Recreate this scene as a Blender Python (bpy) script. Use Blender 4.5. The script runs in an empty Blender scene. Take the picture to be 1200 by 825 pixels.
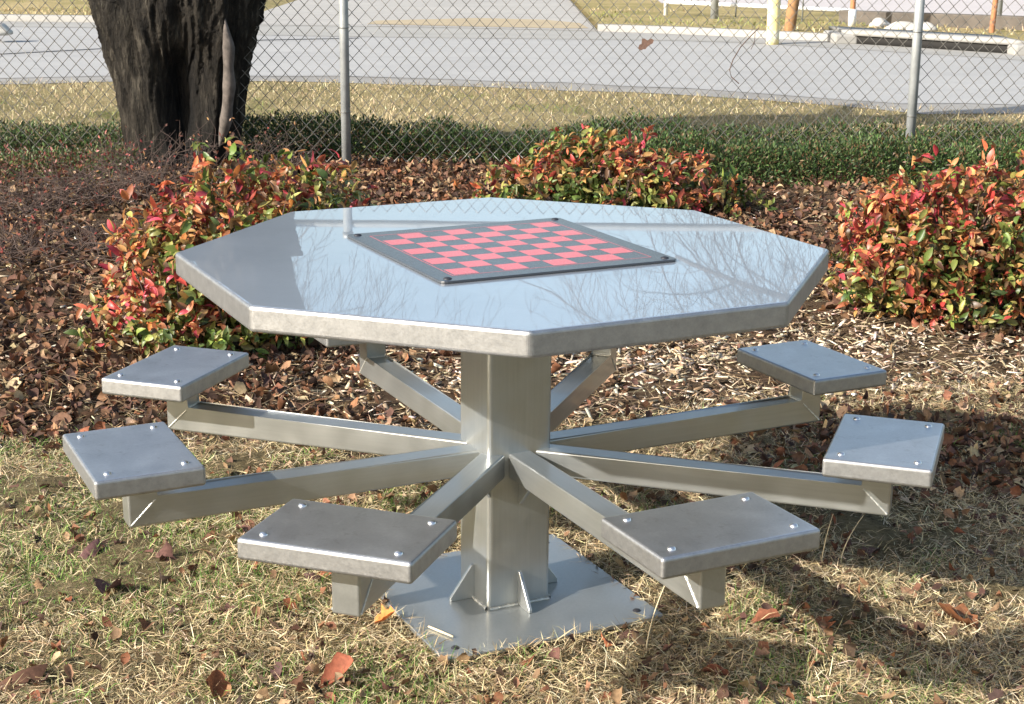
import bpy, bmesh, math, random
import numpy as np
from mathutils import Vector, Matrix
rng = np.random.default_rng(7)
random.seed(7)
sc = bpy.context.scene
COL = sc.collection
PI = math.pi
R = math.radians

# ------------------------------------------------------------------ camera frame (solved from the table's corners)
F_PX, CAM = 1837.83, np.array([0, -3.1354, 1.389])
YAW, PITCH, ROLL = .0042, .2625, .0076
_r0 = np.array([math.cos(YAW), -math.sin(YAW), 0]); _f0 = np.array([math.sin(YAW), math.cos(YAW), 0]); _z = np.array([0, 0, 1.])
FW = math.cos(PITCH)*_f0 - math.sin(PITCH)*_z
UP0 = math.sin(PITCH)*_f0 + math.cos(PITCH)*_z
RIGHT = math.cos(ROLL)*_r0 + math.sin(ROLL)*UP0
UP = -math.sin(ROLL)*_r0 + math.cos(ROLL)*UP0

def at(px, py, z=0.13):
    """photo pixel (1200 wide) -> the point where its sight line meets the level z"""
    d = FW*F_PX + RIGHT*(px-600) - UP*(py-412.5)
    return CAM + d*((z-CAM[2])/d[2])

def gz(x, y):
    """ground height: level round the table, a gentle bank up to the fence"""
    t = np.clip((np.asarray(y, float)-1.2)/4.0, 0, 1)
    return .13*t*t*(3-2*t)

# ------------------------------------------------------------------ helpers
def tag(o, label, cat, group=None, kind=None):
    o['label'] = label; o['category'] = cat
    if group: o['group'] = group
    if kind: o['kind'] = kind
    return o

def link(name, me, mat=None, parent=None):
    o = bpy.data.objects.new(name, me); COL.objects.link(o)
    if mat is not None:
        for m in (mat if isinstance(mat, (list, tuple)) else [mat]): me.materials.append(m)
    if parent is not None: o.parent = parent
    return o

def empty(name, loc, rz=0):
    o = bpy.data.objects.new(name, None); COL.objects.link(o)
    o.location = loc; o.rotation_euler = (0, 0, rz); o.empty_display_size = .1
    return o

def mesh_np(name, V, quads=None, tris=None, mat=None, parent=None, col=None, smooth=False):
    """mesh from numpy arrays; col = one colour per vertex"""
    V = np.ascontiguousarray(V, np.float32).reshape(-1, 3)
    me = bpy.data.meshes.new(name)
    nq = 0 if quads is None else len(quads); nt = 0 if tris is None else len(tris)
    loops = []; 
    if nq: loops.append(np.asarray(quads, np.int32).ravel())
    if nt: loops.append(np.asarray(tris, np.int32).ravel())
    loops = np.concatenate(loops)
    start = np.concatenate([np.arange(nq)*4, nq*4+np.arange(nt)*3]).astype(np.int32)
    me.vertices.add(len(V)); me.vertices.foreach_set('co', V.ravel())
    me.loops.add(len(loops)); me.loops.foreach_set('vertex_index', loops)
    me.polygons.add(nq+nt); me.polygons.foreach_set('loop_start', start)
    if smooth: me.polygons.foreach_set('use_smooth', np.ones(nq+nt, bool))
    me.update(calc_edges=True)
    if col is not None:
        a = me.color_attributes.new('tint', 'FLOAT_COLOR', 'POINT')
        c = np.ones((len(V), 4), np.float32); c[:, :3] = np.asarray(col).reshape(-1, 3)
        a.data.foreach_set('color', c.ravel())
    me.validate()
    return link(name, me, mat, parent)

def bm_obj(name, bm, mat, parent=None, smooth=False):
    bmesh.ops.recalc_face_normals(bm, faces=bm.faces)
    me = bpy.data.meshes.new(name); bm.to_mesh(me); bm.free()
    if smooth:
        for p in me.polygons: p.use_smooth = True
    return link(name, me, mat, parent)

def prism(pts, z0, z1, bev=0, seg=2):
    """vertical prism over a polygon"""
    bm = bmesh.new()
    a = [bm.verts.new((p[0], p[1], z0)) for p in pts]; b = [bm.verts.new((p[0], p[1], z1)) for p in pts]
    n = len(pts)
    bm.faces.new(a[::-1]); bm.faces.new(b)
    for i in range(n): bm.faces.new((a[i], a[(i+1) % n], b[(i+1) % n], b[i]))
    if bev: bmesh.ops.bevel(bm, geom=list(bm.edges), offset=bev, segments=seg, profile=.5, affect='EDGES')
    return bm

def slab(pts_rz, w, bev=0, seg=2):
    """profile in (x, z) extruded to +-w/2 in y"""
    bm = bmesh.new()
    a = [bm.verts.new((p[0], -w/2, p[1])) for p in pts_rz]; b = [bm.verts.new((p[0], w/2, p[1])) for p in pts_rz]
    n = len(pts_rz)
    bm.faces.new(a); bm.faces.new(b[::-1])
    for i in range(n): bm.faces.new((a[i], b[i], b[(i+1) % n], a[(i+1) % n]))
    if bev: bmesh.ops.bevel(bm, geom=list(bm.edges), offset=bev, segments=seg, profile=.5, affect='EDGES')
    return bm

def tube_arrays(path, rad, n=6):
    """verts and quads of one tube along path (k,3) with radii (k)"""
    P = np.asarray(path, float); k = len(P); rad = np.broadcast_to(np.asarray(rad, float), (k,))
    T = np.gradient(P, axis=0); T /= np.linalg.norm(T, axis=1)[:, None]+1e-9
    ref = np.array([0, 0, 1.]) if abs(T[0][2]) < .9 else np.array([1., 0, 0])
    A = np.cross(T, ref); A /= np.linalg.norm(A, axis=1)[:, None]+1e-9
    B = np.cross(T, A)
    th = np.arange(n)*2*PI/n
    V = P[:, None]+rad[:, None, None]*(A[:, None]*np.cos(th)[None, :, None]+B[:, None]*np.sin(th)[None, :, None])
    i = np.arange(k-1)[:, None]*n; j = np.arange(n)[None]; j2 = (j+1) % n
    Q = np.stack([i+j, i+j2, i+n+j2, i+n+j], -1).reshape(-1, 4)
    return V.reshape(-1, 3), Q

class Acc:
    def __init__(s): s.V, s.Q, s.n = [], [], 0
    def add(s, V, Q): s.V.append(V); s.Q.append(Q+s.n); s.n += len(V)
    def tube(s, path, rad, n=6): s.add(*tube_arrays(path, rad, n))
    def cap_tube(s, path, rad, n=10):
        P = np.asarray(path, float); r = np.broadcast_to(np.asarray(rad, float), (len(P),))
        d0 = P[0]-P[1]; d0 = d0/np.linalg.norm(d0)*1e-4; d1 = P[-1]-P[-2]; d1 = d1/np.linalg.norm(d1)*1e-4
        P = np.vstack([P[0]+d0, P, P[-1]+d1]); r = np.concatenate([[1e-4], r, [1e-4]])
        s.tube(P, r, n)
    def build(s, name, mat, parent=None, smooth=True): return mesh_np(name, np.concatenate(s.V), np.concatenate(s.Q), None, mat, parent, smooth=smooth)

def blades(pos, L, W, az, pitch, bend):
    """curved tapering grass blades -> V, quads, tris"""
    N = len(pos); pos = np.asarray(pos, float)
    h = np.stack([np.cos(az), np.sin(az), np.zeros(N)], 1); s = np.stack([-np.sin(az), np.cos(az), np.zeros(N)], 1)
    up = np.array([0, 0, 1.])
    d1 = h*np.cos(pitch)[:, None]+up*np.sin(pitch)[:, None]
    p2 = pitch-bend
    d2 = h*np.cos(p2)[:, None]+up*np.sin(p2)[:, None]
    m = pos+d1*(L*.55)[:, None]; t = m+d2*(L*.45)[:, None]
    t[:, 2] = np.maximum(t[:, 2], pos[:, 2]+.002)
    tw = rng.normal(0, .5, N); nrm = np.cross(d1, s)
    s2 = s*np.cos(tw)[:, None]+nrm*np.sin(tw)[:, None]
    w = (W*.5)[:, None]
    V = np.stack([pos-s2*w, pos+s2*w, m-s2*w*.8, m+s2*w*.8, t], 1).reshape(-1, 3)
    b = np.arange(N)[:, None]*5
    return V, b+np.array([[0, 1, 3, 2]]), b+np.array([[2, 3, 4]])

def leaves(pos, d, n, L, W, curl, cup, rows=4, jag=0., pw=.75):
    """curled leaf blades: pos base, d direction, n face normal -> V (N*(rows*3)), quads"""
    N = len(pos)
    d = d/np.linalg.norm(d, axis=1)[:, None]; s = np.cross(d, n); s /= np.linalg.norm(s, axis=1)[:, None]+1e-9
    n = np.cross(s, d)
    u = np.linspace(0, 1, rows)
    prof = np.maximum(np.sin(PI*u**.85)**pw, .04)
    k = np.where(np.abs(curl) < 1e-3, 1e-3, curl)[:, None]
    X = L[:, None]*np.sin(k*u)/k; Z = L[:, None]*(1-np.cos(k*u))/k
    Wp = W[:, None]*prof[None]*.5
    if jag: Wp = Wp*(1+jag*rng.uniform(-1, 1, Wp.shape))
    c = pos[:, None]+d[:, None]*X[..., None]+n[:, None]*Z[..., None]
    lift = (cup[:, None]*Wp)[..., None]*n[:, None]
    o = s[:, None]*Wp[..., None]
    if jag:
        a = rng.uniform(.6, 1.3, Wp.shape)[..., None]; b = rng.uniform(.6, 1.3, Wp.shape)[..., None]
    else: a = b = 1
    V = np.stack([c-o*a+lift*a, c, c+o*b+lift*b], 2).reshape(-1, 3)
    q = []
    for r in range(rows-1):
        for cc in range(2):
            i = r*3+cc; q.append([i, i+1, i+4, i+3])
    Q = (np.arange(N)[:, None, None]*(rows*3)+np.array(q)[None]).reshape(-1, 4)
    return V, Q

def randdir(N):
    v = rng.normal(size=(N, 3)); return v/np.linalg.norm(v, axis=1)[:, None]

_nz = [(rng.uniform(0, 2*PI, 2), rng.uniform(.6, 1.4)) for _ in range(8)]
def vnoise(x, y, f):
    """cheap smooth noise in about -1..1"""
    v = 0
    for i, (ph, k) in enumerate(_nz):
        a = i*2.4+.3
        v = v+np.sin(f*k*(x*math.cos(a)+y*math.sin(a))+ph[0])*np.cos(f*k*.7*(x*math.sin(a*1.7)-y*math.cos(a*1.3))+ph[1])
    return v/2.6

def pick(cols, N, p=None, jit=.15):
    cols = np.array(cols, float); i = rng.choice(len(cols), N, p=p)
    return np.clip(cols[i]*rng.normal(1, jit, (N, 1))*rng.normal(1, .05, (N, 3)), .003, .95)

# ------------------------------------------------------------------ materials
class NT:
    def __init__(s, name):
        s.m = bpy.data.materials.new(name); s.m.use_nodes = True
        s.t = s.m.node_tree; s.b = s.t.nodes['Principled BSDF']
    def n(s, typ, **kw):
        x = s.t.nodes.new(typ)
        for k, v in kw.items():
            if hasattr(x, k) and k not in x.inputs: setattr(x, k, v)
            else: x.inputs[k].default_value = v
        return x
    def l(s, a, b): s.t.links.new(a, b)
    def coord(s, scale=(1, 1, 1), which='Object'):
        c = s.n('ShaderNodeTexCoord'); m = s.n('ShaderNodeMapping'); m.inputs['Scale'].default_value = scale
        s.l(c.outputs[which], m.inputs['Vector']); return m.outputs['Vector']
    def noise(s, vec, scale, detail=5, rough=.6):
        x = s.n('ShaderNodeTexNoise'); x.inputs['Scale'].default_value = scale; x.inputs['Detail'].default_value = detail
        x.inputs['Roughness'].default_value = rough
        if vec is not None: s.l(vec, x.inputs['Vector'])
        return x.outputs['Fac']
    def ramp(s, fac, stops):
        x = s.n('ShaderNodeValToRGB'); e = x.color_ramp.elements
        while len(e) < len(stops): e.new(.5)
        for el, (p, c) in zip(e, stops):
            el.position = p; el.color = (*c, 1) if len(c) == 3 else c
        s.l(fac, x.inputs['Fac']); return x.outputs['Color']
    def rng(s, fac, a, b, c, d):
        x = s.n('ShaderNodeMapRange'); 
        for k, v in zip(('From Min', 'From Max', 'To Min', 'To Max'), (a, b, c, d)): x.inputs[k].default_value = v
        s.l(fac, x.inputs['Value']); return x.outputs['Result']
    def bump(s, h, strength=.3, dist=.01):
        x = s.n('ShaderNodeBump'); x.inputs['Strength'].default_value = strength; x.inputs['Distance'].default_value = dist
        s.l(h, x.inputs['Height']); s.l(x.outputs['Normal'], s.b.inputs['Normal']); return x
    def mix(s, fac, a, b, mode='MIX'):
        x = s.n('ShaderNodeMix'); x.data_type = 'RGBA'; x.blend_type = mode
        for sock, v in ((x.inputs[0], fac), (x.inputs[6], a), (x.inputs[7], b)):
            if hasattr(v, 'is_linked'): s.l(v, sock)
            elif isinstance(v, (int, float)): sock.default_value = v
            else: sock.default_value = (*v, 1)
        return x.outputs[2]
    def set(s, **kw):
        for k, v in kw.items():
            k = k.replace('_', ' ')
            i = s.b.inputs[k]
            if hasattr(v, 'is_linked'): s.l(v, i)
            else: i.default_value = (*v, 1) if isinstance(v, tuple) and len(v) == 3 else v

def m_plain(name, col, rough=.6, metal=0., var=.15, scale=30, bump=0.):
    k = NT(name); f = k.noise(k.coord(), scale)
    k.set(Base_Color=k.ramp(f, [(.25, tuple(c*(1-var) for c in col)), (.75, tuple(min(1, c*(1+var)) for c in col))]), Roughness=rough, Metallic=metal)
    if bump: k.bump(f, bump, .004)
    return k.m

def m_tint(name, rough=.7, trans=.0, spec=.3, noise=.25, scale=60):
    k = NT(name)
    a = k.n('ShaderNodeAttribute'); a.attribute_name = 'tint'
    f = k.noise(k.coord(), scale, 3)
    g = k.rng(f, .3, .7, 1-noise, 1+noise)
    c = k.mix(1., a.outputs['Color'], k.n('ShaderNodeCombineColor').outputs[0], 'MULTIPLY')
    comb = k.t.nodes[-2] if False else None
    cc = [x for x in k.t.nodes if x.bl_idname == 'ShaderNodeCombineColor'][0]
    for i in range(3): k.l(g, cc.inputs[i])
    k.set(Base_Color=c, Roughness=rough, Specular_IOR_Level=spec)
    if trans:
        t = k.n('ShaderNodeBsdfTranslucent'); k.l(c, t.inputs['Color'])
        mx = k.n('ShaderNodeMixShader'); mx.inputs[0].default_value = trans
        out = k.t.nodes['Material Output']
        k.l(k.b.outputs[0], mx.inputs[1]); k.l(t.outputs[0], mx.inputs[2]); k.l(mx.outputs[0], out.inputs['Surface'])
    return k.m

def m_steel_top():
    k = NT('lacquered steel top'); v = k.coord((1, 1, 1))
    vb = k.coord((3, 160, 3))
    f = k.noise(v, 6, 4); b = k.noise(vb, 3, 4)
    sm = k.noise(k.coord((2.2, 5, 1)), 3, 6, .65); sp = k.noise(v, 90, 3, .7)
    c = k.ramp(f, [(.3, (.60, .625, .645)), (.7, (.67, .695, .71))])
    c = k.mix(k.rng(sp, .60, .78, 0, .25), c, (.42, .41, .38))
    k.set(Base_Color=c, Metallic=.86, Roughness=k.rng(b, .3, .7, .36, .46),
          Coat_Weight=1.0, Coat_Roughness=k.rng(sm, .35, .7, .006, .022), Coat_IOR=1.9)
    wv = k.noise(v, 3.5, 2, .4); bp = k.n('ShaderNodeBump'); bp.inputs['Strength'].default_value = .012; bp.inputs['Distance'].default_value = .01; k.l(wv, bp.inputs['Height']); k.l(bp.outputs['Normal'], k.b.inputs['Coat Normal'])
    return k.m

def m_galv():
    k = NT('grainy steel edge'); v = k.coord((1, 1, 1))
    f = k.noise(v, 40, 6, .7); g = k.noise(v, 260, 3, .7)
    mx = k.mix(.4, k.ramp(f, [(.3, (.27, .275, .28)), (.72, (.44, .445, .45))]), k.ramp(g, [(.3, (.29, .295, .30)), (.7, (.42, .425, .43))]))
    k.set(Base_Color=mx, Metallic=.96, Roughness=k.rng(g, .3, .7, .46, .56))
    k.bump(f, .10, .002)
    return k.m

def m_seat():
    k = NT('brushed steel seat'); v = k.coord((1, 1, 1))
    f = k.noise(v, 9, 5, .6); g = k.noise(k.coord((6, 90, 90)), 6, 3); h = k.noise(v, 220, 3)
    mx = k.mix(.4, k.ramp(f, [(.25, (.48, .485, .50)), (.72, (.70, .705, .71))]), k.ramp(h, [(.3, (.56, .56, .565)), (.7, (.70, .70, .70))]))
    ws = k.noise(v, 26, 5, .7); mx = k.mix(k.rng(ws, .58, .70, 0, .35), mx, (.80, .80, .80)); mx = k.mix(k.rng(ws, .42, .30, 0, .4), mx, (.36, .35, .34))
    k.set(Base_Color=mx, Metallic=.95, Roughness=k.rng(k.mix(.5, g, f), .3, .7, .31, .42))
    k.bump(h, .12, .001)
    return k.m

def m_frame(name='satin silver lacquer', sc_=(40, 40, 1.5)):
    k = NT(name); f = k.noise(k.coord(sc_), 4, 4); g = k.noise(k.coord(), 14, 4)
    st = k.noise(k.coord(tuple(max(.8, q/8) for q in sc_)), 3, 5, .7)
    mx = k.mix(.5, k.ramp(f, [(.3, (.36, .375, .375)), (.7, (.44, .455, .45))]), k.ramp(g, [(.3, (.36, .375, .365)), (.7, (.43, .445, .435))]))
    mx = k.mix(k.rng(st, .58, .75, 0, .35), mx, (.33, .325, .29))
    k.set(Base_Color=mx, Metallic=.8, Roughness=k.rng(g, .3, .7, .32, .42), Coat_Weight=.5, Coat_Roughness=.08)
    k.bump(g, .03, .004)
    return k.m

M = {}
M['top'] = m_steel_top(); M['galv'] = m_galv(); M['seat'] = m_seat(); M['frame'] = m_frame(); M['arm'] = m_frame('satin silver lacquer of the arms', (1.5, 40, 40))
M['bolt'] = m_plain('bright bolt', (.62, .62, .62), .28, .95, .08)
M['black_bolt'] = m_plain('black bolt', (.03, .03, .035), .45, .3)
M['weld'] = m_plain('weld bead', (.6, .6, .56), .4, .6, .2, 200, .3)
M['grass'] = m_tint('grass blades', .7, .25, .2)
M['leaf'] = m_tint('shrub leaves', .42, .28, .4, .2, 90)
M['dryleaf'] = m_tint('dry leaves', .75, .12, .2, .3, 90)
M['chip'] = m_tint('wood chips', .85, 0, .15, .3, 120)
M['hedge'] = m_tint('hedge leaves', .5, .2, .3, .2, 90)
M['twig'] = m_plain('twig bark', (.075, .05, .04), .85, 0, .4, 40)
M['bare'] = m_plain('bare tree bark', (.09, .08, .075), .9, 0, .3, 6)
M['wire'] = m_plain('galvanised wire', (.17, .165, .155), .42, .6, .3, 12)
M['post'] = m_plain('galvanised post', (.33, .35, .355), .5, .4, .2, 14)
M['rust'] = m_plain('rusty iron', (.34, .15, .07), .85, .1, .4, 18, .3)
M['wood'] = m_plain('weathered brown wood', (.26, .14, .06), .85, 0, .4, 15, .3)
M['white'] = m_plain('white paint', (.72, .72, .7), .55, 0, .1, 8)
M['rock'] = m_plain('pale limestone', (.42, .40, .36), .9, 0, .25, 9, .5)
M['pale_wood'] = m_plain('bare callus wood', (.095, .08, .07), .95, 0, .6, 22, 1.)

def m_yellow():
    k = NT('chipped yellow paint'); f = k.noise(k.coord(), 7, 6, .7)
    k.set(Base_Color=k.ramp(f, [(.0, (.62, .50, .19)), (.5, (.68, .57, .26)), (.58, (.62, .59, .48))]), Roughness=.6); return k.m
M['yellow'] = m_yellow()

def m_board():
    k = NT('printed game board'); 
    c = k.n('ShaderNodeTexCoord'); mp = k.n('ShaderNodeMapping'); k.l(c.outputs['Object'], mp.inputs['Vector'])
    ch = k.n('ShaderNodeTexChecker'); ch.inputs['Scale'].default_value = 1
    return k, c
def m_flat(name, col, rough, spec=.5):
    k = NT(name); f = k.noise(k.coord(), 300, 2)
    w = k.noise(k.coord((1, 1, 1)), 14, 6, .7)
    k.set(Base_Color=k.mix(k.rng(w, .5, .72, 0, .22), col, tuple(.6*c+.08 for c in col)), Roughness=k.rng(f, .3, .7, rough-.05, rough+.08), Specular_IOR_Level=spec,
          Coat_Weight=.7, Coat_IOR=1.55, Coat_Roughness=k.rng(w, .3, .7, .16, .3)); k.bump(f, .02, .0005); return k.m
M['board_black'] = m_flat('black board plastic', (.028, .03, .036), .36)
M['board_red'] = m_flat('red board print', (.56, .07, .08), .36)

def m_bark():
    k = NT('dark furrowed bark')
    v = k.coord((9, 9, 1.6)); a = k.noise(v, 3, 8, .7); b = k.noise(k.coord((30, 30, 7)), 2, 5, .7); big = k.noise(k.coord((1.6, 1.6, .9)), 2.2, 4)
    c1 = k.ramp(a, [(.36, (.008, .007, .006)), (.53, (.028, .024, .019)), (.70, (.10, .088, .07))])
    c2 = k.mix(k.rng(big, .46, .62, 0, 1), c1, k.mix(.6, c1, (.012, .011, .010)))
    c3 = k.mix(k.rng(b, .6, .74, 0, .45), c2, (.13, .125, .09))
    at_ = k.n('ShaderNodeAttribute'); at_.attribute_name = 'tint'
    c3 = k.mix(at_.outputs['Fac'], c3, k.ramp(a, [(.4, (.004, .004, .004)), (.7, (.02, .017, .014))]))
    k.set(Base_Color=c3, Roughness=.92, Specular_IOR_Level=.2)
    h = k.mix(.35, a, b); k.bump(h, .9, .05); return k.m
M['bark'] = m_bark()
def m_ground():
    k = NT('earth')
    v = k.coord()
    a = k.n('ShaderNodeAttribute'); a.attribute_name = 'tint'     # red = planting bed, green = road verge
    sep = k.n('ShaderNodeSeparateColor'); k.l(a.outputs['Color'], sep.inputs[0])
    f1 = k.noise(v, 5, 8, .7); f2 = k.noise(v, 60, 6, .75); f3 = k.noise(v, 1.2, 4)
    mixf = k.mix(.5, f1, f2)
    soil = k.ramp(mixf, [(.35, (.035, .022, .014)), (.5, (.085, .055, .033)), (.66, (.17, .115, .068))])
    thatch = k.ramp(mixf, [(.36, (.055, .04, .022)), (.5, (.16, .125, .065)), (.66, (.34, .27, .155))])
    verge = k.ramp(k.mix(.5, f3, f2), [(.36, (.13, .12, .05)), (.5, (.27, .22, .11)), (.64, (.38, .31, .17))])
    c = k.mix(sep.outputs[0], thatch, soil); c = k.mix(sep.outputs[1], c, verge)
    k.set(Base_Color=c, Roughness=.95, Specular_IOR_Level=.1); k.bump(f2, .9, .03); return k.m
M['ground'] = m_ground()

def m_road(name, c0, c1, wear=.35):
    k = NT(name); v = k.coord()
    f = k.noise(v, .7, 6, .65); g = k.noise(v, 120, 5, .85); s = k.noise(k.coord((.10, 1.8, 1)), 1.3, 5); p = k.noise(v, 5, 6, .75)
    c = k.mix(.5, k.ramp(k.mix(.5, f, s), [(.35, c0), (.65, c1)]), k.ramp(g, [(.35, c0), (.65, c1)]))
    c = k.mix(k.rng(p, .56, .74, 0, wear), c, tuple(q*.55 for q in c0))
    c = k.mix(k.rng(s, .60, .72, 0, wear), c, tuple(q*.7 for q in c0))
    k.set(Base_Color=c, Roughness=.85, Specular_IOR_Level=.3); k.bump(g, .3, .004); return k.m
M['road'] = m_road('worn asphalt', (.24, .238, .235), (.35, .345, .335))
M['concrete'] = m_road('pale concrete', (.22, .215, .20), (.33, .32, .30))
M['gravel'] = m_road('grey gravel', (.13, .12, .11), (.34, .33, .31))
M['lot'] = m_road('dusty lot', (.36, .33, .33), (.46, .43, .42))
M['road_shadow'] = m_plain('painted shadow line', (.05, .05, .055), .7)  # near-black colour of the shadow line painted on the road
M['dirt'] = m_road('bare tan dirt', (.25, .20, .13), (.40, .33, .22))
M['slot'] = m_plain('dark inlet throat', (.012, .011, .010), .95)

# ------------------------------------------------------------------ the ground, road and far side
def axis(dense0, dense1, step, far, growth=1.35):
    a = list(np.arange(dense0, dense1+1e-6, step)); s = step
    while a[-1] < far: s *= growth; a.append(a[-1]+s)
    s = step
    while a[0] > -far: s *= growth; a.insert(0, a[0]-s)
    return np.array(a)

def bed_edge(x): return 1.33+.25*x+.14*vnoise(x, x*0, 2.3)

gx, gy = axis(-4.5, 4.5, .06, 400), axis(-2.5, 7.5, .06, 400)
XX, YY = np.meshgrid(gx, gy)
near = np.clip((8.5-YY)/1.5, 0, 1)*np.clip((6-np.abs(XX))/1.5, 0, 1)*np.clip((YY+4)/1., 0, 1)
plate = np.clip((np.hypot(XX, YY)-.4)/.3, 0, 1)
ZZ = gz(XX, YY)+near*plate*(.012*vnoise(XX, YY, 9)+.010*vnoise(XX+3, YY-2, 21)+.004*rng.normal(size=XX.shape))-.012*(1-plate)
bed = np.clip((YY-bed_edge(XX))/.18+.5, 0, 1)*np.clip((6.25-YY)/.2, 0, 1)
verge = np.clip((YY-6.15)/.2, 0, 1)
nx, ny = len(gx), len(gy)
ii = np.arange(ny-1)[:, None]*nx+np.arange(nx-1)[None]
Q = np.stack([ii, ii+1, ii+nx+1, ii+nx], -1).reshape(-1, 4)
g = mesh_np('ground', np.stack([XX, YY, ZZ], -1), Q, None, M['ground'], None, np.stack([bed, verge, 0*bed], -1), True)
tag(g, 'bank of earth, dormant lawn and mulch bed under the table', 'ground', kind='structure')

def strip(name, A, B, z, mat, label, cat, zb=None):
    """sheet between two polylines of world points"""
    A = np.asarray(A); B = np.asarray(B); n = len(A)
    V = np.concatenate([np.c_[A[:, :2], np.full(n, z)], np.c_[B[:, :2], np.full(n, z if zb is None else zb)]])
    i = np.arange(n-1)
    o = mesh_np(name, V, np.stack([i, i+1, n+i+1, n+i], -1), None, mat)
    return tag(o, label, cat, kind='structure')

def line(pts, z=.13): return [at(px, py, z) for px, py in pts]
def resample(P, xs):
    P = np.asarray(P); o = np.argsort(P[:, 0]); P = P[o]
    sl0 = (P[1, 1]-P[0, 1])/(P[1, 0]-P[0, 0]); sl1 = (P[-1, 1]-P[-2, 1])/(P[-1, 0]-P[-2, 0])
    y = np.interp(xs, P[:, 0], P[:, 1])
    y = np.where(xs < P[0, 0], P[0, 1]+sl0*(xs-P[0, 0])*.3, y); y = np.where(xs > P[-1, 0], P[-1, 1]+sl1*(xs-P[-1, 0])*.3, y)
    return np.c_[xs, y, xs*0]
XS = np.concatenate([[-120, -60, -30, -18], np.arange(-12, 14.1, .5), [18, 30, 60, 120]])
near_e = resample(line([(-200, 97), (0, 92), (200, 89), (400, 90), (600, 96), (800, 104), (950, 115), (1060, 122.5), (1200, 123.5), (1400, 125)]), XS)
asph_e = resample(line([(-200, 27), (0, 32), (105, 33), (310, 42), (500, 45), (700, 47), (800, 48.5), (900, 52), (990, 58), (1180, 70), (1200, 72), (1400, 86)]), XS)
curb_e = resample(line([(-200, 20), (0, 26), (105, 27), (310, 30.5), (500, 33), (700, 37.5), (800, 41), (900, 46), (1000, 51), (1200, 64), (1400, 78)]), XS)
jit = lambda P, a: P+np.c_[np.zeros(len(P)), a*rng.normal(size=len(P)), np.zeros(len(P))]
sh0 = near_e-np.array([0, .55, 0])
strip('gravel_shoulder', jit(sh0, .05), near_e+np.array([0, .12, 0]), .134, M['gravel'], 'grey gravel shoulder along the near edge of the road', 'shoulder')
strip('road', jit(near_e, .05), asph_e, .138, M['road'], 'pale worn asphalt road beyond the fence', 'road')
strip('gutter', asph_e-np.array([0, .05, 0]), curb_e, .142, M['concrete'], 'pale concrete gutter along the far side of the road', 'gutter')
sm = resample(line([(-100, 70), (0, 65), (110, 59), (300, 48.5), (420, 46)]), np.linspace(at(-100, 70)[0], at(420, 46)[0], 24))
strip('shadow_line', sm, sm+np.array([0, .10, 0]), .1425, M['road_shadow'], 'thin dark strip painting a shadow line across the pale road', 'painted shadow')  # dark sheet in place of a thin shadow cast over the asphalt
VZ = .225
# raised verges with kerb either side of the driveway
def kerb(name, x0, x1, label):
    xs = np.linspace(x0, x1, 40); E = resample(curb_e, xs)
    a = Acc()
    prof = [(0, .13), (0, VZ-.015), (.03, VZ+.004), (.15, VZ+.004), (.15, .1)]
    V = np.stack([np.c_[xs, E[:, 1]+dy, np.full(len(xs), zz)] for dy, zz in prof], 1)
    i = np.arange(len(xs)-1)[:, None]*5; j = np.arange(4)[None]
    Q = np.stack([i+j, i+5+j, i+5+j+1, i+j+1], -1).reshape(-1, 4)
    o = mesh_np(name, V, Q, None, M['concrete']); tag(o, label, 'kerb', kind='structure')
xl = at(232, 29)[0]; xr = at(700, 37)[0]; xin0, xin1 = at(990, 52)[0], at(1186, 62)[0]
kerb('kerb', -60, xl, 'concrete kerb left of the driveway across the road')
kerb('kerb', xr, xin0, 'concrete kerb between the driveway and the storm drain')
kerb('kerb', xin1, 60, 'concrete kerb right of the storm drain')
def verge_sheet(name, x0, x1, depth, label, mat):
    xs = np.linspace(x0, x1, 30); A = resample(curb_e, xs)+np.array([0, .15, 0]); B = A.copy(); B[:, 1] = depth
    strip(name, A, B, VZ, mat, label, 'verge')
def m_verge():
    k = NT('dormant verge'); v = k.coord()
    f = k.noise(v, 1.1, 6, .65); g = k.noise(v, 30, 5, .75)
    k.set(Base_Color=k.ramp(k.mix(.5, f, g), [(.34, (.15, .15, .05)), (.5, (.31, .25, .12)), (.64, (.44, .35, .2))]), Roughness=.95, Specular_IOR_Level=.1); k.bump(g, .8, .04); return k.m
M['verge'] = m_verge()
verge_sheet('verge', -60, xl, 60, 'dormant grass verge left of the driveway across the road', M['verge'])
verge_sheet('verge', xr, 60, 60, 'tan grass verge right of the driveway across the road', M['verge'])
for x_, s_, nm in ((xl, 1, 'left'),):
    yc_ = resample(curb_e, np.array([x_]))[0, 1]
    strip('verge', np.array([[x_, yc_+.15, 0], [x_, 60, 0]]), np.array([[x_+s_*.6, yc_+.10, 0], [x_+s_*.6, 60, 0]]), VZ-.003, M['verge'], f'sloping grass edge on the {nm} of the driveway', 'verge', .1)
xs = np.linspace(xl, xr, 14); A = resample(curb_e, xs); B = A.copy(); B[:, 1] = 75
strip('driveway', A-np.array([0, .01, 0]), B, .146, m_road('patched drive', (.25, .24, .225), (.38, .365, .34), .7), 'pale driveway leading off the far side of the road', 'driveway')
P = line([(440, 24), (560, 21), (640, 23), (680, 27)], .15); P2 = line([(430, 28), (560, 31), (660, 33), (690, 33)], .15)
strip('dirt_patch', P2, P, .150, M['dirt'], 'tan dirt washed across the driveway mouth', 'dirt')
P = line([(775, 4), (900, 9), (1000, 16), (1200, 24), (1500, 36)], VZ); P2 = [p*1. for p in P]; P2 = [np.array([p[0]*1.6, 70, 0]) for p in P]
strip('parking_lot', P, P2, VZ+.006, M['lot'], 'pale dusty lot behind the far fence', 'lot')

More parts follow.
